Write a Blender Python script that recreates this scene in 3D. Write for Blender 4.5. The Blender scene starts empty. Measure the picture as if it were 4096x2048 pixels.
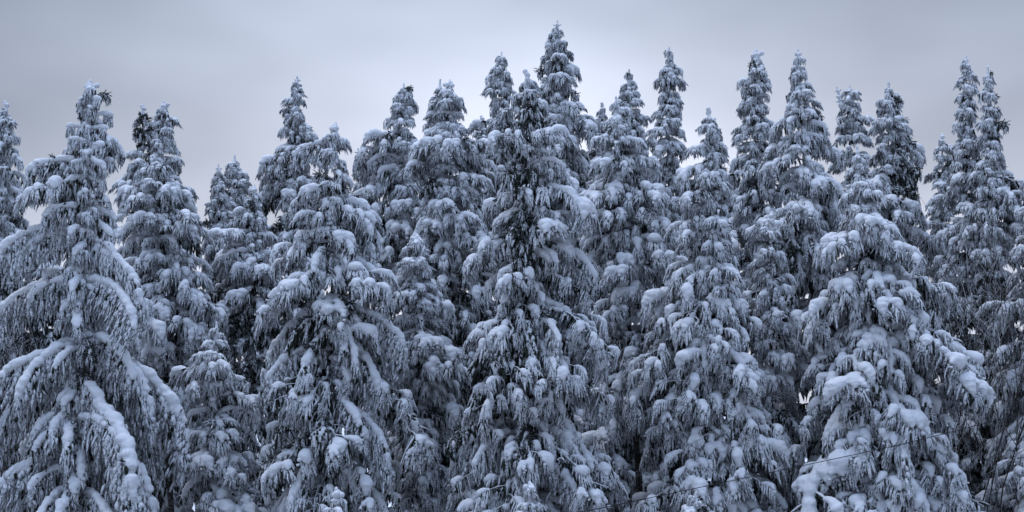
import bpy, math, random
import numpy as np
from mathutils import Vector, Matrix, noise
random.seed(11)
S = bpy.context.scene
COL = S.collection
rad = math.radians

# ------------------------------------------------------------------ camera
T = 0.364                      # half the picture's width at one metre
PITCH = rad(6.0)
CAM = Vector((0.0, 0.0, 8.0))
cam_d = bpy.data.cameras.new('camera')
cam_d.sensor_width = 36.0
cam_d.lens = 18.0 / T
cam_d.clip_start = 0.2
cam_d.clip_end = 9000.0
cam = bpy.data.objects.new('camera', cam_d)
COL.objects.link(cam)
cam.location = CAM
cam.rotation_euler = (rad(90) + PITCH, 0, 0)
S.camera = cam

# ------------------------------------------------------------------ sky, sun, exposure
SUN_EL, SUN_AZ = rad(72), rad(300)      # high behind the cloud, to the left
world = bpy.data.worlds.new('World')
S.world = world
world.use_nodes = True
wn, wl = world.node_tree.nodes, world.node_tree.links
wn.clear()
w_out = wn.new('ShaderNodeOutputWorld')
w_bg = wn.new('ShaderNodeBackground')
w_bg.inputs['Strength'].default_value = 0.1
wl.new(w_bg.outputs[0], w_out.inputs[0])
w_sky = wn.new('ShaderNodeTexSky')
w_sky.sky_type = 'NISHITA'
w_sky.sun_disc = False
w_sky.sun_elevation = SUN_EL
w_sky.sun_rotation = SUN_AZ
w_tc = wn.new('ShaderNodeTexCoord')


def wmath(op, a, b=None, clamp=False):
    n = wn.new('ShaderNodeMath'); n.operation = op; n.use_clamp = clamp
    for i, v in enumerate((a, b)):
        if v is None: continue
        if isinstance(v, (int, float)): n.inputs[i].default_value = v
        else: wl.new(v, n.inputs[i])
    return n.outputs[0]


# overcast deck: large soft cloud masses, a thinner brighter stretch of cloud beyond the trees
w_map = wn.new('ShaderNodeMapping')
w_map.inputs['Scale'].default_value = (1.0, 1.0, 2.2)
wl.new(w_tc.outputs['Generated'], w_map.inputs[0])
w_n = wn.new('ShaderNodeTexNoise')
w_n.inputs['Scale'].default_value = 3.2
w_n.inputs['Detail'].default_value = 3.0
w_n.inputs['Roughness'].default_value = 0.45
wl.new(w_map.outputs[0], w_n.inputs['Vector'])
w_flat = wn.new('ShaderNodeMapping')
w_flat.inputs['Scale'].default_value = (1.0, 1.0, 2.2)
wl.new(w_tc.outputs['Generated'], w_flat.inputs[0])
w_nrm = wn.new('ShaderNodeVectorMath'); w_nrm.operation = 'NORMALIZE'
wl.new(w_flat.outputs[0], w_nrm.inputs[0])
w_dot = wn.new('ShaderNodeVectorMath'); w_dot.operation = 'DOT_PRODUCT'
w_dot.inputs[1].default_value = Vector((0.03, 1.0, 0.15)).normalized()
wl.new(w_nrm.outputs[0], w_dot.inputs[0])
w_glow = wmath('POWER', wmath('MAXIMUM', w_dot.outputs['Value'], 0.0), 8.0)
w_sep = wn.new('ShaderNodeSeparateXYZ')
wl.new(w_tc.outputs['Generated'], w_sep.inputs[0])
w_zen = wmath('POWER', wmath('MAXIMUM', w_sep.outputs[2], 0.0), 2.5)
lum = wmath('ADD', wmath('MULTIPLY', w_glow, 5.7), 0.68)
lum = wmath('ADD', lum, wmath('MULTIPLY', w_zen, 19.0))
lum = wmath('MULTIPLY', lum, wmath('ADD', wmath('MULTIPLY', w_n.outputs[0], 1.5), 0.25))
w_ramp = wn.new('ShaderNodeMix'); w_ramp.data_type = 'RGBA'
w_ramp.inputs['A'].default_value = (0.80, 0.93, 1.16, 1)
w_ramp.inputs['B'].default_value = (0.94, 0.97, 1.13, 1)
wl.new(w_glow, w_ramp.inputs['Factor'])
w_thin = wn.new('ShaderNodeMix'); w_thin.data_type = 'RGBA'      # thinner, bluer cloud overhead
w_thin.inputs['B'].default_value = (0.62, 0.88, 1.42, 1)
wl.new(w_ramp.outputs['Result'], w_thin.inputs['A'])
wl.new(wmath('MULTIPLY', w_zen, 1.3, True), w_thin.inputs['Factor'])
w_mul = wn.new('ShaderNodeVectorMath'); w_mul.operation = 'SCALE'
wl.new(w_thin.outputs['Result'], w_mul.inputs[0])
wl.new(lum, w_mul.inputs['Scale'])
w_mix = wn.new('ShaderNodeMix'); w_mix.data_type = 'RGBA'
wl.new(wmath('SUBTRACT', 0.97, wmath('MULTIPLY', w_zen, 0.75)), w_mix.inputs['Factor'])          # cloud cover, thinner overhead
wl.new(w_sky.outputs[0], w_mix.inputs['A'])
wl.new(w_mul.outputs[0], w_mix.inputs['B'])
wl.new(w_mix.outputs['Result'], w_bg.inputs[0])

sun_d = bpy.data.lights.new('sun', 'SUN')
sun_d.energy = 0.6
sun_d.angle = rad(50)
sun_d.color = (1.0, 0.985, 0.97)
sun = bpy.data.objects.new('sun', sun_d)
COL.objects.link(sun)
sun_dir = Vector((math.sin(SUN_AZ) * math.cos(SUN_EL), math.cos(SUN_AZ) * math.cos(SUN_EL), math.sin(SUN_EL)))
sun.rotation_euler = sun_dir.to_track_quat('Z', 'Y').to_euler()
sun.location = (0, 0, 80)

S.view_settings.view_transform = 'Standard'
S.view_settings.look = 'None'
S.view_settings.gamma = 1.0
S.view_settings.exposure = 0.56
S.view_settings.use_curve_mapping = False
S.cycles.max_bounces = 5
S.cycles.diffuse_bounces = 2
S.cycles.glossy_bounces = 1


# ------------------------------------------------------------------ materials
def new_mat(name):
    m = bpy.data.materials.new(name); m.use_nodes = True
    n, l = m.node_tree.nodes, m.node_tree.links
    b = n['Principled BSDF']
    b.inputs['Specular IOR Level'].default_value = 0.2
    return m, n, l, b


def noise_node(n, l, scale, detail=3, vec=None):
    t = n.new('ShaderNodeTexNoise')
    t.inputs['Scale'].default_value = scale
    t.inputs['Detail'].default_value = detail
    if vec is not None: l.new(vec, t.inputs['Vector'])
    return t


def coords(n, l):
    tc = n.new('ShaderNodeTexCoord'); oi = n.new('ShaderNodeObjectInfo')
    sc = n.new('ShaderNodeMath'); sc.operation = 'MULTIPLY'; sc.inputs[1].default_value = 37.0
    l.new(oi.outputs['Random'], sc.inputs[0])
    ad = n.new('ShaderNodeVectorMath'); ad.operation = 'ADD'
    l.new(tc.outputs['Object'], ad.inputs[0]); l.new(sc.outputs[0], ad.inputs[1])
    return ad.outputs[0]


def ramp(n, l, fac, stops):
    r = n.new('ShaderNodeValToRGB')
    e = r.color_ramp.elements
    while len(e) < len(stops): e.new(0.5)
    for i, (p, c) in enumerate(stops):
        e[i].position = p; e[i].color = c
    l.new(fac, r.inputs[0])
    return r.outputs[0]


def g(v, k=1.0, b=1.0): return (v, v * k, v * b, 1)


def make_snow():
    m, n, l, b = new_mat('snow')
    v = coords(n, l)
    t = noise_node(n, l, 5.0, 4, v)
    l.new(ramp(n, l, t.outputs[0], [(0.3, (0.76, 0.78, 0.82, 1)), (0.7, (0.86, 0.875, 0.90, 1))]), b.inputs['Base Color'])
    b.inputs['Roughness'].default_value = 0.85
    f = noise_node(n, l, 26.0, 4, v)
    bp = n.new('ShaderNodeBump'); bp.inputs['Strength'].default_value = 0.35; bp.inputs['Distance'].default_value = 0.02
    l.new(f.outputs[0], bp.inputs['Height']); l.new(bp.outputs[0], b.inputs['Normal'])
    return m


def make_rime(name, lo, hi, dark, bias):
    """twigs crusted with hoar frost: frost in patches, bare needles between them, more on upward faces"""
    m, n, l, b = new_mat(name)
    v = coords(n, l)
    t = noise_node(n, l, 24.0, 4, v)
    t2 = noise_node(n, l, 3.0, 2, v)
    geo = n.new('ShaderNodeNewGeometry'); sp = n.new('ShaderNodeSeparateXYZ')
    l.new(geo.outputs['Normal'], sp.inputs[0])
    a = n.new('ShaderNodeMath'); a.operation = 'MULTIPLY_ADD'
    a.inputs[1].default_value = 0.30; l.new(sp.outputs[2], a.inputs[0]); l.new(t.outputs[0], a.inputs[2])
    a2 = n.new('ShaderNodeMath'); a2.operation = 'MULTIPLY_ADD'
    a2.inputs[1].default_value = 0.4; l.new(t2.outputs[0], a2.inputs[0]); l.new(a.outputs[0], a2.inputs[2])
    c = ramp(n, l, a2.outputs[0], [(bias - 0.08, dark), (bias + 0.06, lo), (bias + 0.22, hi)])
    l.new(c, b.inputs['Base Color'])
    b.inputs['Roughness'].default_value = 0.9
    bp = n.new('ShaderNodeBump'); bp.inputs['Strength'].default_value = 0.6; bp.inputs['Distance'].default_value = 0.02
    l.new(t.outputs[0], bp.inputs['Height']); l.new(bp.outputs[0], b.inputs['Normal'])
    return m


M_SNOW = make_snow()
M_RIME = make_rime('frosted_twig', (0.36, 0.38, 0.41, 1), (0.80, 0.82, 0.85, 1), (0.035, 0.04, 0.035, 1), 0.515)
M_NEEDLE = make_rime('needles', (0.05, 0.06, 0.045, 1), (0.5, 0.52, 0.55, 1), (0.02, 0.026, 0.02, 1), 0.78)
M_BARK = make_rime('bark', (0.07, 0.06, 0.052, 1), (0.5, 0.52, 0.55, 1), (0.03, 0.026, 0.022, 1), 0.72)
M_STEM = make_rime('frosted_stem', (0.08, 0.075, 0.07, 1), (0.6, 0.62, 0.65, 1), (0.03, 0.026, 0.022, 1), 0.68)
M_FLOOR = make_rime('forest_floor', (0.10, 0.085, 0.07, 1), (0.6, 0.62, 0.65, 1), (0.05, 0.042, 0.034, 1), 1.0)  # unseen floor, kept dark so that little light bounces up into the boughs
M_DIM_SLOPE = make_rime('light_blocking_slope', (0.09, 0.10, 0.10, 1), (0.4, 0.42, 0.45, 1), (0.03, 0.035, 0.03, 1), 0.85)  # for the unseen slope added behind the viewer to cut light from there
M_CONE = make_rime('cone_scales', (0.06, 0.04, 0.028, 1), (0.3, 0.28, 0.27, 1), (0.03, 0.02, 0.014, 1), 0.75)


# ------------------------------------------------------------------ mesh helpers
class MB:
    def __init__(self):
        self.v, self.f, self.m, self.nv = [], [], [], 0

    def add(self, vs, fs, mi=0):
        o = self.nv
        self.v.extend(vs); self.nv += len(vs)
        self.f.extend([tuple(i + o for i in q) for q in fs])
        self.m.extend([mi] * len(fs))

    def tube(self, pts, radii, sides=5, mi=0, jit=0.0, cap=True):
        pts = [Vector(p) for p in pts]
        vs, fs = [], []
        prev = None
        for i, p in enumerate(pts):
            d = (pts[min(i + 1, len(pts) - 1)] - pts[max(i - 1, 0)])
            if d.length < 1e-9: d = Vector((0, 0, 1))
            d.normalize()
            u = d.cross(Vector((0.13, 0.97, 0.2)) if abs(d.y) < 0.9 else Vector((1, 0, 0.1))).normalized()
            w = d.cross(u)
            r = radii[i]
            for k in range(sides):
                a = 2 * math.pi * k / sides + i * 0.5 * (jit > 0)
                rr = r * (1 + random.uniform(-jit, jit))
                vs.append(tuple(p + u * (math.cos(a) * rr) + w * (math.sin(a) * rr)))
        for i in range(len(pts) - 1):
            for k in range(sides):
                k2 = (k + 1) % sides
                fs.append((i * sides + k, i * sides + k2, (i + 1) * sides + k2, (i + 1) * sides + k))
        if cap:
            fs.append(tuple(range(sides - 1, -1, -1)))
            fs.append(tuple((len(pts) - 1) * sides + k for k in range(sides)))
        self.add(vs, fs, mi)

    def mesh(self, name, mats, smooth=True):
        me = bpy.data.meshes.new(name)
        me.from_pydata(self.v, [], self.f)
        for m in mats: me.materials.append(m)
        me.polygons.foreach_set('material_index', self.m)
        me.polygons.foreach_set('use_smooth', [smooth] * len(self.f))
        me.update()
        return me


def ico():
    t = (1 + 5 ** .5) / 2
    v = [(-1, t, 0), (1, t, 0), (-1, -t, 0), (1, -t, 0), (0, -1, t), (0, 1, t), (0, -1, -t), (0, 1, -t), (t, 0, -1), (t, 0, 1), (-t, 0, -1), (-t, 0, 1)]
    f = [(0, 11, 5), (0, 5, 1), (0, 1, 7), (0, 7, 10), (0, 10, 11), (1, 5, 9), (5, 11, 4), (11, 10, 2), (10, 7, 6), (7, 1, 8), (3, 9, 4), (3, 4, 2), (3, 2, 6), (3, 6, 8), (3, 8, 9), (4, 9, 5), (2, 4, 11), (6, 2, 10), (8, 6, 7), (9, 8, 1)]
    v = [Vector(p).normalized() for p in v]
    mid = {}
    def m(a, b):
        k = (min(a, b), max(a, b))
        if k not in mid:
            v.append(((v[a] + v[b]) / 2).normalized()); mid[k] = len(v) - 1
        return mid[k]
    g2 = []
    for a, b, c in f:
        x, y, z = m(a, b), m(b, c), m(c, a)
        g2 += [(a, x, z), (b, y, x), (c, z, y), (x, y, z)]
    return np.array([tuple(p) for p in v]), np.array(g2)


ICO_V, ICO_F = ico()


def balls_mesh(name, balls):
    """overlapping snow balls (x,y,z,rx,ry,rz) as one raw mesh, to be fused by a voxel remesh"""
    n = len(balls)
    b = np.array(balls)
    vs = (ICO_V[None] * b[:, None, 3:6] + b[:, None, 0:3]).reshape(-1, 3)
    fs = (ICO_F[None] + (np.arange(n) * len(ICO_V))[:, None, None]).reshape(-1, 3)
    me = bpy.data.meshes.new(name)
    me.from_pydata(vs.tolist(), [], fs.tolist())
    return me


pending = []          # (raw object, target dict, key, voxel, noise amount)


def fuse_later(name, balls, voxel, amt, store, key):
    o = bpy.data.objects.new('raw', balls_mesh(name, balls))
    COL.objects.link(o)
    r = o.modifiers.new('r', 'REMESH'); r.mode = 'VOXEL'; r.voxel_size = voxel
    s = o.modifiers.new('s', 'SMOOTH'); s.factor = 0.5; s.iterations = 5
    pending.append((o, store, key, amt))


def fuse_all():
    dg = bpy.context.evaluated_depsgraph_get(); dg.update()
    for o, store, key, amt in pending:
        me = bpy.data.meshes.new_from_object(o.evaluated_get(dg))
        nv = len(me.vertices)
        co = np.empty(nv * 3, np.float32); me.vertices.foreach_get('co', co); co = co.reshape(-1, 3)
        no = np.empty(nv * 3, np.float32); me.vertices.foreach_get('normal', no); no = no.reshape(-1, 3)
        sh = random.random() * 90
        d = np.array([noise.noise((p[0] * 9 + sh, p[1] * 9, p[2] * 9)) + 0.6 * noise.noise((p[0] * 21 + sh, p[1] * 21, p[2] * 21)) for p in co.tolist()], np.float32)
        co += no * (d * amt)[:, None]
        me.vertices.foreach_set('co', co.ravel())
        me.materials.clear(); me.materials.append(M_SNOW)
        me.polygons.foreach_set('use_smooth', np.ones(len(me.polygons), bool))
        me.name = o.data.name
        me.update()
        store[key] = me
        raw = o.data
        bpy.data.objects.remove(o); bpy.data.meshes.remove(raw)
    pending.clear()


# ------------------------------------------------------------------ bough prototypes
def strand(mb, p, l, r, out, mi=0):
    """one hanging twig: overlapping drops of frosted shoots down a thin thread"""
    n = max(1, round(l / .15))
    sx, sy = random.gauss(0, .08) * l, random.gauss(0, .08) * l
    for i in range(n):
        t = i / n
        q = p + Vector((out.x * .06 * l * t + sx * t + random.gauss(0, .018), out.y * .06 * l * t + sy * t + random.gauss(0, .018), -l * t * .92 + random.uniform(-.02, .02)))
        dl = (l / n) * random.uniform(1.1, 1.75) + .03
        dx, dy = random.gauss(0, .14) * dl, random.gauss(0, .14) * dl
        k = r * random.uniform(.65, 1.35) * (1 - .35 * t)
        m2 = mi if random.random() < .94 else 1
        mb.tube([q, q + Vector((dx * .3, dy * .3, -dl * .3)), q + Vector((dx * .7, dy * .7, -dl * .68)), q + Vector((dx, dy, -dl))],
                [k * .45, k, k * random.uniform(.7, 1.05), k * .1], 4, m2, .28, cap=False)


def spray(mb, p, d, l, r, mi=0):
    """a short frosted shoot, forked, bending down"""
    d = d.normalized()
    k = Vector((random.gauss(0, .12), random.gauss(0, .12), -.25))
    p1 = p + d * (l * .45); p2 = p + d * (l * .8) + k * (l * .35); p3 = p + d * l + k * (l * .75)
    mb.tube([p, p1, p2, p3], [r * .8, r * random.uniform(.85, 1.3), r * random.uniform(.6, 1), r * .12], 4, mi, .25, cap=False)
    for _ in range(2):
        b = p.lerp(p2, random.uniform(.25, .8))
        dd = (d + Vector((random.gauss(0, .7), random.gauss(0, .7), random.uniform(-.6, .1)))).normalized()
        e = b + dd * (l * random.uniform(.25, .45))
        w = dd.cross(Vector((.3, .2, 1))).normalized() * (r * .6); u = dd.cross(w).normalized() * (r * .6)
        mb.add([tuple(b + w), tuple(b - w * .5 + u), tuple(b - w * .5 - u), tuple(e)], [(0, 1, 3), (1, 2, 3), (2, 0, 3)], mi if random.random() < .9 else 1)


def needle_spray(mb, p, d, l):
    """a bare shoot: thin stem bristling with dark needles"""
    d = d.normalized()
    u = d.cross(Vector((0, 0, 1)))
    if u.length < .1: u = Vector((1, 0, 0))
    u.normalize(); w = d.cross(u)
    mb.tube([p, p + d * l * .5 + Vector((0, 0, .02 * l)), p + d * l], [.012, .009, .004], 3, 0)
    n = int(16 * l / .3)
    for i in range(n):
        t = (i + .5) / n
        q = p + d * (l * t)
        a = random.uniform(0, 6.283)
        nd = (u * math.cos(a) + w * math.sin(a)) * .8 + d * .7
        k = random.uniform(.05, .085)
        s = d.cross(nd).normalized() * .012
        e = q + nd * k
        mb.add([tuple(q - s), tuple(q + s), tuple(e)], [(0, 1, 2)], 0)


RAX = lambda L: 0.052 + 0.058 * math.sqrt(L)
KINDS = {   # axis bend, side reach, gap between side branchlets, twig length, droop of the branchlets
    'comb': dict(bend=(28, 44), wide=.10, step=.11, sl=(.30, .20), dr=(.3, .8)),
    'plume': dict(bend=(30, 48), wide=.36, step=.24, sl=(.15, .09), dr=(.5, 1.5)),
    'dome': dict(bend=(42, 62), wide=.30, step=.15, sl=(.20, .15), dr=(.6, 1.2)),
    'bare': dict(bend=(22, 40), wide=.28, step=.13, sl=(.15, .10), dr=(.35, .8)),
}


def make_bough(L, pitch, kind, store):
    """a bough along +X, chord length L and chord pitch (deg)"""
    K = KINDS[kind]
    bend = random.uniform(*K['bend']) * (.5 if L < .7 else .68 if L < 1.2 else 1)
    a0, a1 = pitch + bend, pitch - bend * random.uniform(.95, 1.35)
    N = max(10, int(L / .09))
    pts = [Vector((0, 0, 0))]
    yaw = 0
    yb = random.gauss(0, .25)
    for i in range(N):
        t = (i + .5) / N
        a = rad(a0 + (a1 - a0) * t ** .95) + random.gauss(0, .05)
        yaw += yb / N + random.gauss(0, .05)
        pts.append(pts[-1] + Vector((math.cos(a) * math.cos(yaw), math.cos(a) * math.sin(yaw), math.sin(a))) * (L / N))
    k = L / pts[-1].length
    pts = [p * k for p in pts]
    P = lambda t: pts[min(int(t * N), N - 1)].lerp(pts[min(int(t * N), N - 1) + 1], t * N - min(int(t * N), N - 1))
    def D(t):
        i = min(int(t * N), N - 1)
        return (pts[i + 1] - pts[i]).normalized()
    def Q(q, u):
        i = min(3, int(u * 4)); return q[i].lerp(q[i + 1], u * 4 - i)
    wood, tw, tuft = MB(), MB(), MB()
    balls = []
    sl = rs = 0
    r0 = .010 + .009 * L
    wood.tube(pts, [max(.005, r0 * (1 - .85 * i / N)) for i in range(N + 1)], 5, 0)
    # frost along the stem itself
    tw.tube([p + Vector((0, 0, .012)) for p in pts], [max(.014, r0 * 1.7 * (1 - .7 * i / N)) * random.uniform(.7, 1.3) for i in range(N + 1)], 5, 0, .2, cap=False)
    R = RAX(L) * random.uniform(.9, 1.12) * {'comb': .95, 'plume': .62, 'dome': .9, 'bare': .6}[kind]
    ph = random.random() * 50
    gapl = {'comb': -.22, 'plume': .12, 'dome': -.3, 'bare': .12}[kind]
    def load(t):
        a = min(1, (t + .04) / {'comb': .14, 'plume': .35, 'dome': .4, 'bare': .2}[kind]) ** .9
        lump = 1 + .42 * noise.noise((t * L * 2.4 + ph, 0, 0)) + .30 * noise.noise((t * L * 6.5 + ph, 5, 0))
        if noise.noise((t * L * 3.4 + ph, 9, 0)) < gapl: lump *= .2 if kind == 'bare' else .3
        return a * lump
    n = int(L / (R * .33)) + 4
    for i in range(n):
        t = min(1, i / (n - 1))
        r = R * load(t) * (1 if t < .85 else 1 - .3 * (t - .85) / .15)
        if r < R * .22: continue
        p = P(t)
        balls.append((p.x, p.y + random.gauss(0, .14) * r, p.z + r * .5, r, r, r * .84))
    def clump(b, o, lc, Rc, dr, fl, n):
        """a rounded pillow of snow on a drooping spray, with a fringe of frosted shoots round its foot"""
        sd_ = Vector((-o.y, o.x, 0))
        q, c = [b], b
        tw_ = random.gauss(0, .25)
        for j in range(4):
            e = -dr * (.15 + .42 * j)
            c = c + (o * math.cos(e) + sd_ * (tw_ * j * .3) + Vector((0, 0, math.sin(e)))).normalized() * (lc / 4)
            q.append(c)
        cov = random.uniform(.7, 1.0)
        nn = max(5, int(lc * cov / (Rc * .2)))
        f = random.uniform(.68, 1.06)
        pk = random.uniform(.25, .6)
        if random.random() < (.3 if kind == 'bare' else .9):
            for j in range(nn + 1):
                v = j / nn
                p = Q(q, min(1, v * cov))
                e = (.55 + .45 * min(1, v / pk)) if v < pk else 1 - .72 * ((v - pk) / (1 - pk)) ** 1.4
                r = Rc * f * e * random.uniform(.94, 1.06) * .84
                balls.append((p.x + random.gauss(0, .10) * r, p.y + random.gauss(0, .10) * r, p.z + r * .22, r, r, r * .78))
            for _ in range(random.choice((0, 1, 2))):          # side fingers of the pad
                u = random.uniform(.2, .7) * cov
                sg = random.choice((-1, 1)); r = Rc * random.uniform(.35, .5)
                p = Q(q, u)
                for j in range(4):
                    w = Rc * (.35 + .3 * j)
                    c = p + sd_ * (sg * w * .8) + o * (w * .5) + Vector((0, 0, -.22 * j * j * r))
                    rr = r * (1 - .17 * j)
                    balls.append((c.x, c.y, c.z + rr * .2, rr, rr, rr * .8))
        for j in range(n):
            u = random.random() ** .6
            sg = random.choice((-1, 1)) * random.uniform(.1, 1)
            top = 1 if u < cov else .25
            p = Q(q, u) + sd_ * (sg * Rc * .85 * (1.15 - .5 * u)) + Vector((0, 0, -random.uniform(-.15, .35) * Rc * top))
            dp = (q[4] - q[3]).normalized()
            d = (sd_ * sg * .5 + dp * (.3 + .8 * u) + Vector((0, 0, -random.uniform(.4, 1.2)))).normalized()
            l = fl * random.choice((.5, .8, 1, 1.3)) * random.uniform(.7, 1.2)
            spray(tw, p, d, l, rs * random.uniform(.42, .9), 1 if random.random() < (.5 if kind == 'bare' else .06) else 0)

    wide = K['wide'] * L ** .75
    sl = (K['sl'][0] + K['sl'][1] * L) * min(1, .42 + .42 * L) * .86
    rs = .017 + .012 * min(L, 1.6)
    if kind in ('plume', 'dome'):
        Rc0 = min(.045 + .17 * L, .125 + .075 * min(L, 1.35))
        t = .16 + .1 * random.random()
        sd = random.choice((-1, 1))
        while t < 1.0:
            Rc = Rc0 * random.uniform(.62, 1.2) * (.75 + .35 * t)
            d = D(min(t, .99)); h = Vector((d.x, d.y, 0)).normalized(); sv = Vector((-h.y, h.x, 0)) * sd
            env = math.sin(math.pi * min(1, .2 + .58 * t))
            ll = wide * env * random.uniform(.15, 1.1)
            fw = random.uniform(.3, 1.3)
            o = (sv + h * fw).normalized()
            dr = random.uniform(.5, 1.25) * (.55 if L < .7 else .75 if L < 1.2 else 1) + max(0, -d.z) * .3
            b0 = P(min(t, .99))
            e0 = random.uniform(-.1, .25)
            b1 = b0 + o * ll + Vector((0, 0, (e0 + d.z * .35) * ll - .25 * ll * ll))
            wood.tube([b0, b0.lerp(b1, .5) + Vector((0, 0, .05 * ll)), b1], [.009, .008, .006], 3, 0, cap=False)
            tw.tube([b0, b0.lerp(b1, .5) + Vector((0, 0, .05 * ll + .008)), b1], [.02, .024, .02], 4, 0, .2, cap=False)
            for j in range(int(ll / .06)):
                c = b0.lerp(b1, random.random())
                spray(tw, c, Vector((random.gauss(0, .3), random.gauss(0, .3), -1)), sl * random.uniform(.4, 1.3), rs * random.uniform(.5, 1.1), 1 if random.random() < .75 - .5 * t else 0)  # thinner frost near the trunk; darker shoots there also paint in the shade
            if random.random() < .86:
                clump(b1, o, Rc * random.uniform(2.0, 3.7), Rc * random.uniform(.8, 1.1), dr, (.14 + .055 * min(L, 2)) * (.6 + .4 * min(1, L)), int(24 + 160 * Rc))
            else:
                for j in range(10):
                    spray(tw, b1, Vector((o.x + random.gauss(0, .5), o.y + random.gauss(0, .5), random.uniform(-1.2, .2))), random.uniform(.12, .3), rs, random.choice((0, 0, 1)))
            sd = -sd
            t += Rc * random.uniform(.8, 1.35) / L
        d = D(.99); h = Vector((d.x, d.y, 0)).normalized()
        Rc = Rc0 * random.uniform(.85, 1.15) * (1.25 if kind == 'dome' else 1)
        clump(P(.93), h, Rc * 2.4, Rc, .8, .15 + .07 * min(L, 2), int(26 + 150 * Rc))
    m = 0 if kind in ('plume', 'dome') else max(3, int(L / (K['step'] * (.7 + .3 * L ** .5))))
    for i in range(m):
        t0 = .05 + .95 * (i + random.random() * .7) / m
        for sd in (-1, 1):
            if random.random() < .08: continue
            t = min(.99, t0 + random.uniform(-.05, .05))
            env = math.sin(math.pi * min(1, .2 + .58 * t)) * (1 if t > .22 else .65)
            ll = max(.07, wide * env * random.uniform(.5, 1.3))
            b = P(t); d = D(t); h = Vector((d.x, d.y, 0)).normalized(); s = Vector((-h.y, h.x, 0)) * sd
            fw = random.uniform(.35, 1.1)
            dr = random.uniform(*K['dr']) + max(0, -d.z) * .4
            q = []
            for j in range(5):
                u = j / 4
                q.append(b + (s + h * fw).normalized() * (ll * u * (1 - .2 * u)) + Vector((random.gauss(0, .02) * ll, random.gauss(0, .03) * ll, d.z * fw * .4 * ll * u + .25 * ll * u - dr * ll * u * u)))
            wood.tube(q, [.008, .007, .006, .005, .003], 3, 0, cap=False)
            tw.tube([c + Vector((0, 0, .008)) for c in q], [.016 * random.uniform(.7, 1.3) for _ in q], 4, 0, .2, cap=False)
            # snow on them
            u0, u1, f1, pr = {'comb': (0, random.uniform(.3, .8), .55, .8), 'plume': (random.uniform(.1, .6), 1.0, random.uniform(.6, 1.05), .75), 'dome': (random.uniform(0, .3), random.uniform(.8, 1.05), random.uniform(.6, .9), .92), 'bare': (.2, .9, .6, .25)}[kind]
            if random.random() < pr:
                nn = max(2, int(ll * (u1 - u0) / (R * .36)))
                lump = random.uniform(.8, 1.15)
                for j in range(nn + 1):
                    v = j / nn
                    u = min(1, u0 + (u1 - u0) * v)
                    c = Q(q, u)
                    e = math.sin(math.pi * (.18 + .68 * v)) if kind == 'plume' else 1 - .4 * v
                    r = R * f1 * e * lump * random.uniform(.88, 1.12) * (1 if kind == 'plume' else min(1.15, load(t) + .1))
                    if r > R * .2: balls.append((c.x, c.y, c.z + r * .45, r, r, r * .86))
            # hanging twigs
            sp = .045
            ns = max(1, int(ll / sp))
            for j in range(ns + 1):
                if random.random() < .08: continue
                u = min(1, (j + random.uniform(0, .9)) / max(1, ns))
                c = Q(q, u)
                l = sl * random.choice((.35, .6, .9, 1.0, 1.4)) * random.uniform(.7, 1.2) * (.55 + .45 * env) * (1 + .9 * noise.noise((c.x * 3 + ph, c.y * 3, 4)))
                strand(tw, c + Vector((random.gauss(0, .03), random.gauss(0, .03), -.005)), l, rs * random.uniform(.8, 1.7), s * .6 + h * .5, 1 if (kind == 'bare' and random.random() < .55) else 0)
            if kind in ('plume', 'dome'):
                o = (s + h * fw).normalized()
                for _ in range(4):
                    a = random.uniform(-1.3, 1.3)
                    oo = Vector((o.x * math.cos(a) - o.y * math.sin(a), o.x * math.sin(a) + o.y * math.cos(a), 0))
                    strand(tw, q[-1] + oo * random.uniform(0, .05) + Vector((0, 0, .01)), random.uniform(.10, .24) + .03 * L, rs * random.uniform(.7, 1.1), oo * 2.2)
    # twigs right under the stem
    for i in range(int(L / (.06 if kind == 'comb' else .1))):
        t = random.uniform(.05, 1)
        strand(tw, P(t) + Vector((0, random.gauss(0, .03), 0)), sl * random.uniform(.5, 1.25), rs * random.uniform(.7, 1.5), Vector((0, random.choice((-.6, .6)), 0)), 1 if random.random() < (.5 if kind == 'bare' else (.18 if kind == 'comb' else .6) * (1.25 - t)) else 0)  # more dark strands inward, deepening the shade inside the bough by colour
    for _ in range(5 + int(4 * L)):
        c = P(random.uniform(.88, 1.0)); d = D(.98)
        a = random.uniform(-1.4, 1.4); h = Vector((d.x, d.y, 0)).normalized()
        o = Vector((h.x * math.cos(a) - h.y * math.sin(a), h.x * math.sin(a) + h.y * math.cos(a), 0))
        strand(tw, c + o * random.uniform(0, .06) + Vector((0, 0, .02)), random.uniform(.12, .28) + .05 * L, .028, o * 2.2)
    # bare needle sprays
    nt = int(5 + 7 * L) if kind == 'bare' else (random.choice((0, 0, 1, 2)) if L > .7 else 0)
    for _ in range(nt):
        t = random.uniform(.35, 1)
        b, d = P(t), D(t)
        for _k in range(random.randint(4, 7)):
            dd = Vector((d.x * random.uniform(.2, 1), d.y + random.gauss(0, .9), random.uniform(-.9, .45)))
            needle_spray(tuft, b + Vector((0, random.gauss(0, .05), random.uniform(-.05, R * .8))), dd, random.uniform(.14, .3) * (.6 + .3 * min(L, 1.5)))
    rec = dict(L=L, pitch=pitch, kind=kind)
    rec['wood'] = wood.mesh('bough', [M_STEM])
    rec['twigs'] = tw.mesh('frosted_twigs', [M_RIME, M_NEEDLE], smooth=True)
    rec['tuft'] = tuft.mesh('needle_spray', [M_NEEDLE], smooth=False) if nt else None
    rec['cones'] = None
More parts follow.
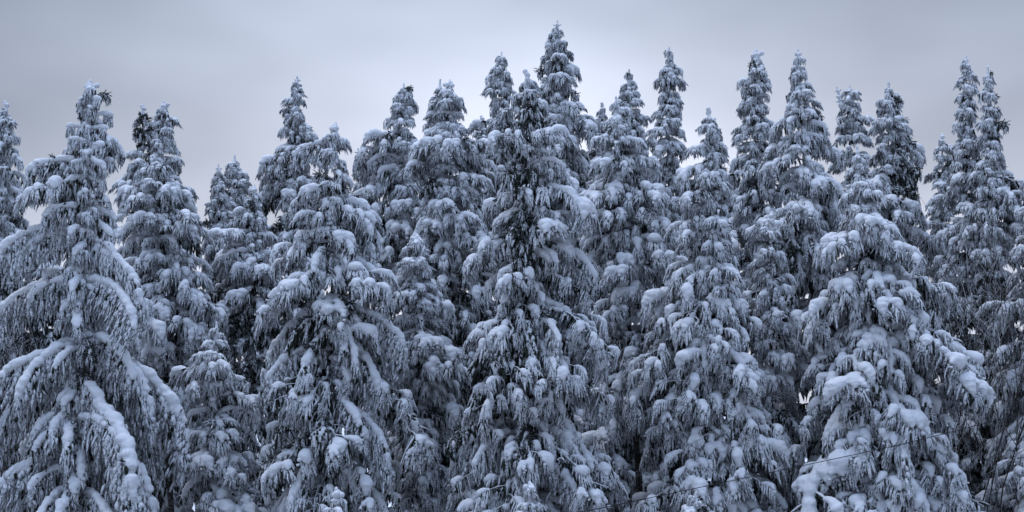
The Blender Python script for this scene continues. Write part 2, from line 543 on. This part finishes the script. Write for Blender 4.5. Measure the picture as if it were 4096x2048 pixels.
    if kind == 'comb' and L > .5:
        cb = MB()
        for _ in range(int(5 + 9 * L)):
            t = random.uniform(.3, 1); b = P(t)
            c = b + Vector((random.gauss(0, .05), random.gauss(0, .10), -random.uniform(.03, .16)))
            l = random.uniform(.10, .16)
            cb.tube([c, c + Vector((.005, 0, -l * .3)), c + Vector((0, .004, -l * .7)), c + Vector((0, 0, -l))], [.010, .022, .02, .004], 6, 0, .08)
        rec['cones'] = cb.mesh('cones', [M_CONE])
    p = P(.7)
    for _ in range(3): balls.append((p.x + random.gauss(0, .03), p.y, p.z + R * .3, R * .6, R * .6, R * .5))
    fuse_later('snow_load', balls, min(.042, max(.018, R * .2)), R * .12, rec, 'snow')
    store.append(rec)


LENS = (0.2, 0.34, 0.55, 0.9, 1.4, 2.1, 3.0)
LIB = []
for L in LENS:
    for pitch in (8, -14, -38):
        for kind, n in (('comb', 2), ('plume', 2), ('dome', 2), ('bare', 1)):
            if kind == 'bare' and L > 2.5: continue
            if kind == 'dome' and L > 2.5: continue
            for _ in range(n): make_bough(L, pitch, kind, LIB)

LEADERS = []
for style in ('cross', 'spike', 'cap', 'knob', 'spike', 'cross'):
    rec = dict(style=style)
    b = []
    h = {'cross': .8, 'spike': .75, 'cap': .55, 'knob': .6}[style]
    rec['h'] = h
    n = int(h / .02)
    for i in range(n + 1):
        t = i / n
        r = (.085 * (1 - t) + .030) * (1 + .5 * noise.noise((t * h * 9, len(LEADERS) * 3.3, 0)))
        b.append((random.gauss(0, .006), random.gauss(0, .006), t * h, r, r, r))
    if style == 'cross':
        for zz, w in ((.62, .13), (.40, .15), (.2, .2)):
            for s in range(4):
                a = s * 1.57 + zz * 9
                for j in range(6):
                    u = j / 5
                    b.append((math.cos(a) * w * u, math.sin(a) * w * u, zz + .03 * u, .036 - .008 * u, .036 - .008 * u, .034))
    if style == 'cap':
        for _ in range(7):
            b.append((random.gauss(0, .06), random.gauss(0, .06), h * .7 + random.gauss(0, .04), .085, .085, .08))
    if style == 'knob':
        for _ in range(4):
            b.append((random.gauss(0, .03), random.gauss(0, .03), h * .9 + random.gauss(0, .03), .075, .075, .08))
    if style == 'spike':
        for zz in (.1, .26, .4):
            for _ in range(3):
                b.append((random.gauss(0, .05), random.gauss(0, .05), zz, .065, .065, .05))
    fuse_later('snowy_leader', b, .016, .008, rec, 'mesh')
    LEADERS.append(rec)

fuse_all()


# ------------------------------------------------------------------ terrain
def sstep(a, b, x):
    t = min(1, max(0, (x - a) / (b - a))); return t * t * (3 - 2 * t)


def ground(x, y):
    z = 6.2 * (1 - sstep(6, 27, y))
    z -= 26 * sstep(85, 260, y)
    z += 190 * sstep(-20, -330, y)            # unseen dark slope added behind the viewer, keeping light off the lower boughs
    z += .5 * noise.noise((x * .05, y * .05, 3)) + .12 * noise.noise((x * .3, y * .3, 1))
    return z


def at(px, py, Y):
    """the place at depth Y behind a point of the 2576 x 1288 picture"""
    a, c = (px - 1288) / 1288 * T, (644 - py) / 1288 * T
    d = Vector((a, math.cos(PITCH) - c * math.sin(PITCH), math.sin(PITCH) + c * math.cos(PITCH)))
    return CAM + d * (Y / d.y)


def make_ground():
    xs = [-4000, -1800, -800, -400, -220, -140] + [i * 4 for i in range(-25, 26)] + [140, 220, 400, 800, 1800, 4000]
    ys = [-3000, -1200, -420, -330, -260, -200, -150, -100, -60, -30] + [i * 3 for i in range(-6, 40)] + [130, 150, 180, 220, 260, 330, 500, 900, 2000, 5000]
    v = [(x, y, ground(x, y)) for y in ys for x in xs]
    w = len(xs)
    f = [(j * w + i, j * w + i + 1, (j + 1) * w + i + 1, (j + 1) * w + i) for j in range(len(ys) - 1) for i in range(w - 1)]
    me = bpy.data.meshes.new('ground'); me.from_pydata(v, [], f); me.materials.append(M_SNOW); me.materials.append(M_FLOOR); me.materials.append(M_DIM_SLOPE)
    me.polygons.foreach_set('use_smooth', [True] * len(f))
    me.polygons.foreach_set('material_index', [1 if abs(v[q[0]][0]) < 220 and 9 < v[q[0]][1] < 90 else (2 if v[q[0]][1] < -25 else 0) for q in f])
    o = bpy.data.objects.new('ground', me); COL.objects.link(o); o['kind'] = 'structure'


make_ground()


# ------------------------------------------------------------------ trees
def interp(tab, y):
    if y <= tab[0][0]: return tab[0][1:]
    for a, b in zip(tab, tab[1:]):
        if y <= b[0]:
            t = (y - a[0]) / (b[0] - a[0])
            return tuple(p + (q - p) * t for p, q in zip(a[1:], b[1:]))
    a, b = tab[-2], tab[-1]
    t = (y - b[0]) / max(1, b[0] - a[0])
    return tuple(q + .5 * (q - p) * t for p, q in zip(a[1:], b[1:]))


def child(name, me, parent, mat=None, **kw):
    o = bpy.data.objects.new(name, me); COL.objects.link(o)
    o.parent = parent
    if mat is not None: o.matrix_local = mat
    for k, v in kw.items(): o[k] = v
    return o


def hang_bough(root, pos, az, chord, pitch, kind, cones=False):
    """one bough part with its snow, twigs and (where bare) needle sprays"""
    best = [r for r in LIB if r['kind'] == kind] or LIB
    Ls = sorted(set(r['L'] for r in best), key=lambda q: abs(math.log(q / chord)))
    L = Ls[0]
    c = [r for r in best if r['L'] == L]
    ps = sorted(set(r['pitch'] for r in c), key=lambda q: abs(q - pitch))
    r = random.choice([r for r in c if r['pitch'] == ps[0]])
    s = chord / r['L']
    tilt = max(-16, min(16, pitch - r['pitch']))
    m = (Matrix.Translation(pos) @ Matrix.Rotation(az, 4, 'Z') @ Matrix.Rotation(-rad(tilt), 4, 'Y')
         @ Matrix.Rotation(random.gauss(0, .06), 4, 'X')
         @ Matrix.Diagonal((s, (.85 * s + .15) * random.choice((-1, 1)) * random.uniform(.9, 1.1), (.6 * s + .4) * random.uniform(.92, 1.1), 1)))
    b = child('bough', r['wood'], root, m)
    child('snow_load', r['snow'], b, kind='stuff')
    child('frosted_twigs', r['twigs'], b, kind='stuff')
    if r['tuft']: child('needle_spray', r['tuft'], b, kind='stuff')
    if cones and r['cones']: child('cones', r['cones'], b, kind='stuff')
    return b


BOUGHS = [0]


def tree(tip, Y, prof, label, xb=None, lead='spike', droop=0.5, dens=1.0, comb=.4, bare=.06, zones=(), cones=.1,
         ymax=1400, manual=(), gap=(), rscale=1.0, dome=.4, fork=False):
    """tip (px,py) of the crown, depth Y, prof rows (py, left px, right px); xb = where the trunk meets the frame's foot"""
    Pt = at(tip[0], tip[1], Y)
    xb = tip[0] if xb is None else xb
    Pb = at(xb, 1288, Y)
    ax = (Pb - Pt) / (Pb.z - Pt.z) * 1.0          # metres of drift per metre of height
    zg = ground(Pb.x, Y) - .05
    base = Pt + ax * (zg - Pt.z)
    base.z = zg
    H = Pt.z - zg
    root = bpy.data.objects.new('spruce_tree', None); COL.objects.link(root)
    root.empty_display_size = .5
    root.location = base
    root['label'] = label; root['category'] = 'tree'; root['group'] = 'snow-laden spruces of the forest edge'
    stem = lambda z: ax * z                       # local, z above the base
    # trunk
    mb = MB()
    n = 26
    rb = .03 + .0065 * H
    pts, rr = [], []
    for i in range(n + 1):
        z = H * i / n
        p = stem(z); pts.append(Vector((p.x + random.gauss(0, .012), p.y + random.gauss(0, .012), z)))
        rr.append(max(.02, rb * (1 - i / n) ** .85 * random.uniform(.94, 1.06)) * (1.35 if i == 0 else 1))
    mb.tube(pts, rr, 9, 0, .05)
    child('trunk', mb.mesh('trunk', [M_BARK]), root)
    ld = random.choice([q for q in LEADERS if q['style'] == lead])
    child('snowy_leader', ld['mesh'], root, Matrix.Translation(Vector((stem(H).x, stem(H).y, H - ld['h'] + .04))) @ Matrix.Rotation(random.uniform(0, 6), 4, 'Z') @ Matrix.Scale(random.uniform(.9, 1.15), 4))
    if fork:
        child('snowy_leader', ld['mesh'], root, Matrix.Translation(Vector((stem(H).x - .33, stem(H).y, H - ld['h'] - .04))) @ Matrix.Rotation(-.22, 4, 'Y'))
    # pixel row <-> height
    top = tip[1]; m_per = (Pt.z - Pb.z) / (1288 - top)
    z_low = max(1.2, (Pt.z - m_per * (ymax - top)) - zg)
    d = .26
    az = random.uniform(0, 6.28)
    while H - d > z_low:
        z = H - d
        y = top + d / m_per
        xl, xr = interp(prof, y)
        xc = tip[0] + (xb - tip[0]) * (y - top) / (1288 - top)
        mpx = 2 * T * Y / 2576 * 1.0
        el, er = max(.12, (xc - xl) * mpx), max(.12, (xr - xc) * mpx)
        if any(a < y < b for a, b in gap):
            d += .25; continue
        mean = (el + er) / 2
        k = max(3, min(8, round((3.6 + mean * 1.5) * dens)))
        for i in range(k):
            az += 2.399963 + random.gauss(0, .25)
            c, s = math.cos(az), math.sin(az)
            t = (c + 1) / 2
            R = (el * (1 - t) + er * t) * (1 + .0 * s) * random.uniform(.6, 1.18) * rscale * 1.06
            if random.random() < .12: R *= .75
            R = max(.12, R * .94 - .16) * (1 - .38 * max(0, -s) ** 2 * min(1, mean / 2))
            # thin out the boughs on the far side of the crown
            if s > .55 and random.random() < .55: continue
            fr = min(1, d / 7.0)
            pitch = 8 - (8 + 40 * droop) * sstep(.05, 1.0, fr) ** .8 * min(1, .4 + mean / 2.2) + random.gauss(0, 8)
            pitch = max(-58, min(22, pitch))
            chord = R / math.cos(rad(pitch))
            # the bough's tip, not its root, sits at this height
            zz = z - chord * math.sin(rad(pitch)) * .55 + random.uniform(-.09, .09)
            zz = min(zz, H - .12)
            px = xc + c * R / mpx
            q = random.random()
            kd = 'comb' if q < comb else ('dome' if random.random() < dome else 'plume')
            pb = bare
            for (x0, x1, y0, y1, pr) in zones:
                if x0 < xc + c * R * .7 / mpx < x1 and y0 < y < y1 and s < .5: pb = pr
            if Y >= 48 and y > 640: pb = max(pb, .7 * min(1, (y - 640) / 160))      # sheltered rear boughs left bare; their dark needles also stand in for shade
            if comb > .6 and s < -.6 and kd == 'comb': R *= .6
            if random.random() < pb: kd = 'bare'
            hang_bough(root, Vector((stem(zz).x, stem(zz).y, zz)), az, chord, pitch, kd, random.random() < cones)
            BOUGHS[0] += 1
        if mean > .3 and random.random() < (1 if y < 700 or comb > .8 else .5):
            for i in range((2 if mean < 1.2 else 3) + 2 * (comb > .8)):
                a2 = random.uniform(-math.pi, .25)
                c2 = random.uniform(.28, .5) * min(1.3, .5 + .4 * mean)
                zz = min(H - .2, z + random.uniform(-.2, .2))
                inz = any(x0 < xc + math.cos(a2) * c2 / mpx < x1 and y0 < y < y1 and random.random() < pr for (x0, x1, y0, y1, pr) in zones)
                hang_bough(root, Vector((stem(zz).x, stem(zz).y, zz)), a2, c2 * (1.3 if inz else 1), random.uniform(-35, 0), 'bare' if inz or (Y >= 48 and y > 700) else random.choice(('comb', 'comb', 'comb' if comb > .8 else 'bare')) if random.random() < comb + (.3 if y > 700 else 0) else 'plume')  # low inner boughs of the rear rows dark too, shade put into their material
                BOUGHS[0] += 1
        d += (.20 + .21 * min(1.7, mean)) * random.uniform(.75, 1.3) / (.5 + .5 * dens)
    # boughs singled out in the picture: (row of the root, azimuth deg, tip px, tip py, kind)
    for (y, azd, tx, ty, kd) in manual:
        z = H - (y - top) * m_per
        xc = tip[0] + (xb - tip[0]) * (y - top) / (1288 - top)
        mpx = 2 * T * Y / 2576
        R = abs(tx - xc) * mpx / max(.25, abs(math.cos(rad(azd))))
        dz = -(ty - y) * m_per
        chord = math.hypot(R, dz)
        hang_bough(root, Vector((stem(z).x, stem(z).y, z)), rad(azd), chord, math.degrees(math.atan2(dz, R)), kd, False)
    return root


# --- skyline and rear rows
tree((15, 262), 52, [(262, 5, 25), (340, -30, 60), (440, -60, 88), (560, -90, 85), (760, -120, 90)],
     'dark drooping spruce cut off by the left edge of the picture', lead='knob', droop=.7, comb=.85, dens=.8, ymax=1330, bare=.12)
tree((360, 272), 55, [(272, 350, 370), (340, 318, 400), (440, 300, 420), (560, 290, 430), (760, 270, 450)],
     'narrow spruce with bare dark needles on its top, left of a rounder twin tip', lead='knob', bare=.12, zones=[(345, 430, 270, 400, .75)], ymax=760, comb=.3)
tree((412, 262), 57, [(262, 400, 424), (310, 378, 450), (380, 385, 455), (440, 370, 480), (520, 350, 490), (760, 330, 500)],
     'spruce with stubby level boughs just right of the narrow dark-needled top', lead='cap', ymax=1330, comb=.3)
tree((550, 420), 58, [(420, 544, 556), (470, 520, 575), (540, 505, 590), (640, 495, 600), (800, 480, 620)],
     'small thin spruce with a bare spiky dark top in the low gap of the skyline', lead='cross', bare=.35, ymax=800)
tree((590, 398), 60, [(398, 580, 602), (450, 560, 628), (520, 540, 645), (640, 530, 660), (800, 510, 670)],
     'low rounded spruce top at the lowest dip of the skyline', lead='spike', ymax=1330, comb=.2)
tree((748, 195), 54, [(195, 744, 752), (225, 730, 766), (290, 706, 782), (370, 688, 800), (450, 662, 802), (560, 650, 815), (700, 640, 830)],
     'regular cone-shaped spruce with a cross-like leader, standing clear above the left half', lead='cross', droop=.45, dens=1.15, comb=.35, ymax=1330)
tree((901, 380), 60, [(380, 892, 910), (420, 885, 925), (480, 870, 950), (600, 850, 970)],
     'tiny frosted treetop shaped like a twiggy cross, between two large spruces', lead='cross', ymax=700, dens=.8, bare=.15)
tree((1016, 210), 53, [(210, 1006, 1026), (255, 982, 1056), (330, 945, 1052), (400, 915, 1060), (520, 890, 1090), (700, 880, 1100), (900, 900, 1120)],
     'spruce with gappy upper boughs left of a close pair of pointed tops', lead='spike', droop=.5, ymax=1330, comb=.45)
tree((1107, 208), 58, [(208, 1098, 1116), (260, 1085, 1130), (340, 1060, 1150), (480, 1040, 1170)],
     'slender leaning tip half hidden by the broad top on its right', lead='spike', ymax=650)
tree((1132, 210), 50, [(210, 1118, 1146), (255, 1092, 1172), (320, 1070, 1184), (400, 1040, 1235), (480, 1035, 1245), (600, 1020, 1240), (760, 1000, 1230), (1000, 1000, 1230)],
     'broad bulky spruce with fat snow pillows, right one of the close pair', lead='cap', droop=.4, dens=1.1, comb=.3, ymax=1000)
tree((1212, 295), 60, [(295, 1204, 1220), (340, 1190, 1240), (420, 1170, 1260), (560, 1160, 1270)],
     'low small treetop wedged between the broad bulky spruce and a steep pointed one', lead='knob', ymax=650)
tree((1262, 130), 54, [(130, 1250, 1274), (180, 1236, 1290), (240, 1215, 1305), (300, 1204, 1312), (420, 1180, 1330), (600, 1170, 1340)],
     'steep pointed spruce left of the tallest tree', lead='spike', droop=.5, ymax=1330, comb=.4)
tree((1402, 58), 52, [(58, 1394, 1410), (110, 1368, 1432), (150, 1345, 1448), (215, 1345, 1466), (290, 1340, 1494), (350, 1330, 1500), (470, 1310, 1490), (620, 1290, 1500), (900, 1280, 1520)],
     'tallest spruce of all, rising highest near the middle', lead='cross', droop=.35, dens=1.1, comb=.5, ymax=1330)
tree((1515, 262), 59, [(262, 1508, 1522), (310, 1492, 1535), (380, 1475, 1550), (520, 1460, 1570)],
     'small knobbly treetop in the notch right of the tallest spruce', lead='knob', ymax=700, bare=.1)
tree((1582, 175), 56, [(175, 1574, 1590), (215, 1562, 1610), (280, 1545, 1625), (350, 1530, 1640), (480, 1520, 1670), (700, 1500, 1700)],
     'spruce with rounded shoulders rising behind a shorter lighter spruce', lead='spike', ymax=1330, comb=.25)
tree((1683, 120), 53, [(120, 1677, 1689), (170, 1664, 1700), (195, 1650, 1734), (260, 1652, 1715), (330, 1632, 1748), (410, 1632, 1750), (560, 1610, 1770), (800, 1600, 1780)],
     "spire-like spruce right of centre with wide gaps between its upper boughs", lead='spike', droop=.4, dens=.95, ymax=1330, bare=.08)
tree((1795, 300), 60, [(300, 1786, 1806), (360, 1770, 1825), (460, 1755, 1850), (620, 1740, 1870)],
     'dark low spruce top peeping out behind the right side of a whiter top', lead='knob', bare=.4, ymax=800)
tree((1902, 133), 50, [(133, 1888, 1914), (180, 1868, 1940), (250, 1850, 1956), (320, 1846, 1962), (400, 1835, 1985), (480, 1815, 2000), (600, 1800, 2010), (760, 1800, 2010)],
     'full shaggy spruce with a blunt top, left of a sharper one as tall', lead='cap', droop=.6, dens=1.1, comb=.45, ymax=820, xb=1890)
tree((2008, 132), 46.5, [(132, 2003, 2013), (180, 1985, 2035), (250, 1968, 2060), (330, 1950, 2092), (430, 1925, 2118), (520, 1900, 2150), (600, 1890, 2150), (760, 1880, 2140)],
     "tall sharp-tipped spruce with long swept boughs, right of a blunt-topped one as tall", lead='cross', droop=.75, dens=1.0, comb=.5, ymax=1100, xb=2075, bare=.06)
tree((2138, 215), 54, [(215, 2118, 2156), (290, 2098, 2180), (330, 2095, 2212), (400, 2105, 2215), (480, 2110, 2220), (640, 2090, 2230)],
     'open spruce with a forked double tip and sky between its boughs', lead='cross', fork=True, droop=.2, dens=.72, ymax=760, comb=.3)
tree((2235, 210), 51, [(210, 2224, 2246), (270, 2205, 2275), (330, 2192, 2300), (400, 2185, 2318), (480, 2170, 2335), (600, 2170, 2345), (800, 2170, 2380), (1000, 2180, 2420)],
     'spruce with dark bare boughs down its right side, right of the fork-tipped one', lead='spike', droop=.45, dens=1.1, ymax=1330, zones=[(2245, 2400, 220, 560, .55)])
tree((2370, 340), 55, [(340, 2360, 2382), (400, 2345, 2400), (460, 2330, 2410), (580, 2320, 2420), (800, 2300, 2440)],
     'short bushy spruce tucked against the left of two slender twin spires', lead='knob', ymax=850, bare=.2)
tree((2430, 142), 49, [(142, 2424, 2437), (200, 2408, 2460), (270, 2394, 2462), (350, 2386, 2470), (440, 2378, 2500), (560, 2370, 2520), (760, 2360, 2540), (1000, 2350, 2550)],
     'left and taller of the two slender twin spires at the right', lead='cross', droop=.3, ymax=1330, comb=.3)
tree((2485, 173), 48, [(173, 2479, 2491), (230, 2470, 2510), (320, 2470, 2538), (400, 2462, 2545), (460, 2450, 2560), (530, 2440, 2570), (700, 2450, 2575), (1000, 2440, 2590)],
     'right and shorter of the two slender twin spires, dark twig ends on its right', lead='spike', droop=.4, ymax=1320, comb=.3, zones=[(2490, 2560, 170, 420, .45)],
     manual=[(455, -15, 2576, 515, 'plume'), (470, 5, 2545, 560, 'plume')])
tree((2610, 470), 46, [(470, 2600, 2620), (560, 2560, 2670), (700, 2520, 2700), (900, 2500, 2720), (1288, 2490, 2740)],
     'spruce at the right edge of the picture, only its left boughs in view', droop=.7, ymax=1330, comb=.3)

tree((112, 560), 53, [(560, 104, 120), (640, 60, 170), (800, 20, 220), (1000, 0, 240)],
     'low dim spruce filling the gap behind the widest spruce at far left', lead='knob', ymax=1150, comb=.3)
tree((295, 640), 52, [(640, 285, 305), (720, 240, 350), (900, 200, 430), (1200, 180, 490)],
     'dim spruce mostly hidden between the widest spruce and the rounded white one', lead='knob', ymax=1330, comb=.3, bare=.3)
tree((1130, 640), 53, [(640, 1120, 1140), (740, 1080, 1190), (950, 1040, 1230), (1200, 1020, 1250)],
     'dim spruce deep in the shade left of the large central spruce', lead='knob', ymax=1330, comb=.3, bare=.3)
tree((1500, 700), 52, [(700, 1490, 1510), (800, 1450, 1560), (1000, 1420, 1600), (1250, 1400, 1620)],
     'dim spruce deep in the shade right of the large central spruce', lead='knob', ymax=1330, comb=.3, bare=.3)

# --- middle row
tree((395, 340), 46.5, [(340, 386, 404), (400, 365, 425), (470, 340, 455), (540, 318, 490), (620, 308, 528), (740, 320, 548), (860, 330, 560), (1100, 330, 570)],
     'rounded white spruce with plump snow pillows in front of a pair of tips at left', lead='spike', droop=.5, dens=1.1, comb=.3, ymax=1120, xb=430)
tree((640, 470), 48, [(470, 628, 652), (540, 590, 670), (620, 530, 706), (720, 525, 722), (860, 520, 730), (1100, 510, 740)],
     'grey shaggy spruce with long frost curtains under the lowest dip of the skyline', lead='cap', droop=.6, dens=1.1, comb=.55, ymax=1100)
tree((1050, 592), 45, [(592, 1035, 1065), (650, 990, 1100), (740, 970, 1140), (860, 960, 1160), (1000, 980, 1165), (1288, 990, 1180)],
     'half-hidden spruce with hooded snowy bough ends in the shade between two large front trees', lead='cap', droop=.75, comb=.2, ymax=1340)
tree((1550, 245), 46, [(245, 1540, 1560), (320, 1510, 1600), (400, 1485, 1640), (470, 1470, 1660), (530, 1448, 1685), (640, 1470, 1710), (760, 1490, 1720), (900, 1490, 1720), (1100, 1500, 1700)],
     "very white spruce with broad domed snow pads, before a taller round-shouldered one", lead='spike', droop=.45, dens=1.05, comb=.25, xb=1612, ymax=1090)
tree((1940, 540), 44, [(540, 1930, 1952), (620, 1900, 1975), (700, 1880, 1990), (820, 1880, 2010), (960, 1890, 2030), (1288, 1900, 2060)],
     'slim young spruce standing before the shaggy blunt-topped tree at right', lead='knob', droop=.75, comb=.15, ymax=1340, dens=.85)

# --- front row
tree((228, 208), 41, [(208, 203, 257), (250, 188, 275), (310, 160, 287), (345, 145, 272), (385, 160, 310), (440, 100, 330), (520, 100, 330), (600, 60, 330), (680, 60, 350), (760, 60, 360), (860, 120, 370), (960, 40, 420), (1100, -20, 460), (1288, -40, 470)],
     'widest spruce at the left, long arching boughs with deep curtains of frosted twigs', lead='cap', xb=182, droop=.5, dens=.85, comb=.94, cones=.5, bare=.03, ymax=1330,
     manual=[(252, 8, 266, 238, 'bare'), (425, 200, 82, 440, 'comb'), (352, 10, 312, 385, 'comb'), (470, 190, 100, 500, 'plume'), (600, 195, 5, 650, 'comb'), (640, -12, 405, 745, 'comb'), (735, 185, -30, 790, 'comb'),
             (720, -20, 400, 820, 'comb'), (880, -25, 325, 1035, 'comb'), (880, -8, 495, 1150, 'comb'), (1010, -30, 460, 1230, 'comb'), (1080, -35, 400, 1290, 'comb'),
             (880, 215, 70, 1000, 'comb'), (890, 190, -40, 1020, 'comb'), (950, 200, 0, 1090, 'comb'), (1040, -95, 190, 1120, 'comb')])
tree((845, 312), 42, [(312, 835, 858), (350, 815, 875), (375, 790, 870), (430, 800, 880), (480, 740, 915), (560, 725, 950), (640, 715, 965), (740, 680, 990), (860, 640, 1022), (960, 635, 1025), (1080, 640, 1040), (1288, 640, 1060)],
     'large front spruce left of centre with sweeping boughs and dark needles in its middle', lead='cap', xb=822, droop=.75, dens=.95, comb=.5, bare=.08, ymax=1330, zones=[(760, 900, 700, 1200, .5)],
     manual=[(372, 185, 742, 385, 'comb'), (540, -20, 940, 590, 'comb'), (660, -15, 985, 735, 'comb'), (790, -12, 1025, 880, 'comb')])
tree((1325, 187), 41.5, [(187, 1312, 1340), (250, 1285, 1370), (320, 1260, 1395), (400, 1240, 1425), (480, 1225, 1455), (560, 1210, 1475), (680, 1195, 1500), (800, 1175, 1510), (900, 1150, 1530), (1060, 1140, 1530), (1288, 1110, 1560)],
     'large central front spruce with black bare needles scattered down its upper middle', lead='knob', xb=1320, droop=.65, dens=1.0, comb=.5, bare=.1, ymax=1330,
     zones=[(1285, 1345, 190, 700, .7), (1230, 1340, 900, 1288, .55)])
tree((1783, 280), 43, [(280, 1774, 1794), (340, 1745, 1810), (400, 1725, 1815), (500, 1700, 1845), (600, 1690, 1830), (700, 1660, 1860), (800, 1620, 1900), (900, 1600, 1915), (1000, 1620, 1960), (1090, 1630, 2015), (1200, 1610, 1990), (1288, 1600, 1990)],
     'large front spruce right of centre, slender above with heavy domed lower boughs', lead='knob', xb=1800, droop=.75, dens=1.0, comb=.2, bare=.04, ymax=1330)
tree((2157, 378), 42, [(378, 2150, 2165), (440, 2125, 2190), (520, 2100, 2240), (600, 2070, 2290), (700, 2065, 2340), (800, 2060, 2400), (900, 2060, 2420), (1000, 2030, 2430), (1100, 2010, 2450), (1288, 2000, 2460)],
     'broadest front spruce at the right, hung all over with small lumps of snow', lead='spike', xb=2200, droop=.9, dens=1.1, comb=.08, bare=.03, ymax=1330, rscale=.95)
tree((545, 815), 43.5, [(815, 532, 558), (880, 490, 600), (960, 440, 630), (1040, 430, 650), (1150, 450, 660), (1288, 460, 670)],
     'shorter front spruce with heavy drooping boughs between the two big trees at left', lead='spike', droop=.85, comb=.3, ymax=1340)
tree((1332, 1215), 38, [(1215, 1322, 1342), (1260, 1295, 1370), (1330, 1270, 1395)],
     'top of a small white spruce at the bottom edge, below the central tree', lead='cap', droop=.6, comb=.2, ymax=1340)
tree((845, 1238), 38.5, [(1238, 836, 855), (1288, 805, 890), (1340, 790, 905)],
     'snow-capped tip of a young spruce at the bottom edge, left of centre', lead='cap', droop=.6, comb=.2, ymax=1340)
tree((1750, 1235), 39, [(1235, 1742, 1760), (1288, 1705, 1800), (1340, 1690, 1815)],
     "young spruce tip at the bottom edge, in front of the slender-topped tree's lower boughs", lead='spike', droop=.6, comb=.2, ymax=1340)


# ------------------------------------------------------------------ bare shrubs
def shrub(px, py_top, py_low, Y, spread, label, n=9, seed=1):
    rnd = random.Random(seed)
    top, low = at(px, py_top, Y), at(px, py_low, Y)
    zg = ground(low.x, Y)
    root = bpy.data.objects.new('bare_shrub', None); COL.objects.link(root)
    root.location = (low.x, Y, zg)
    root['label'] = label; root['category'] = 'shrub'; root['group'] = 'leafless frosted shrubs'
    H = top.z - zg; z0 = low.z - zg
    for k in range(n):
        mb = MB()
        a = rnd.uniform(0, 6.283); lean = rnd.uniform(.1, 1) * spread

        def grow(p, d, l, r, lev):
            pts, q, dd = [p], p, d
            for i in range(4):
                dd = (dd + Vector((rnd.gauss(0, .16), rnd.gauss(0, .16), .05))).normalized()
                q = q + dd * l / 4; pts.append(q)
            mb.tube(pts, [r, r * .9, r * .78, r * .66, r * .5], 4 if lev < 2 else 3, 0, cap=False)
            if lev > 1 and rnd.random() < .35:
                mb.tube([x + Vector((0, 0, r * .9)) for x in pts], [r * .5, r * .8, r * .75, r * .7, r * .3], 4, 1, .3, cap=False)
            if lev < 3:
                for i in range(5 if lev == 0 else 4):
                    t = rnd.uniform(.35, 1); b = pts[min(3, int(t * 4))].lerp(pts[min(3, int(t * 4)) + 1], .5)
                    nd = (dd * .9 + Vector((rnd.gauss(0, .55), rnd.gauss(0, .55), rnd.uniform(-.1, .5)))).normalized()
                    grow(b, nd, l * rnd.uniform(.4, .6), max(.006, r * .55), lev + 1)
        s = Vector((math.cos(a) * .1, math.sin(a) * .1, 0))
        tgt = Vector((math.cos(a) * lean, math.sin(a) * lean, H * rnd.uniform(.55, .8)))
        grow(s, (tgt - s).normalized(), (tgt - s).length, .028, 0)
        child('stem', mb.mesh('stem', [M_BARK, M_RIME]), root)
    return root


shrub(2425, 545, 1000, 44.5, 1.6, 'leafless dark shrub with frosted twigs before the twin spires at right', n=9, seed=4)
shrub(60, 850, 1200, 44, 1.5, 'leafless frosted shrub behind the widest spruce at the lower left', n=10, seed=9)

# ------------------------------------------------------------------ overhead cable
pts = []
for i in range(41):
    t = i / 40
    px = 1380 + (2760 - 1380) * t
    # row of the cable across the picture
    py = np.interp(px, [1380, 1490, 1932, 2264, 2576, 2760], [1302, 1283, 1190, 1119, 1040, 990])
    pts.append(at(px, float(py), 33 + 3 * t))
cb = MB(); cb.tube(pts, [.0095] * len(pts), 6, 0)
m, n_, l_, b_ = new_mat('cable_sheath')
b_.inputs['Base Color'].default_value = (.02, .02, .022, 1); b_.inputs['Roughness'].default_value = .6
o = child('overhead_cable', cb.mesh('overhead_cable', [m]), None)
o['label'] = 'thin black overhead cable slanting up across the lower right trees'; o['category'] = 'cable'
print('boughs', BOUGHS[0], 'objects', len(bpy.data.objects), 'proto tris', sum(len(x.loop_triangles) or sum(len(p.vertices) - 2 for p in x.polygons) for x in bpy.data.meshes))
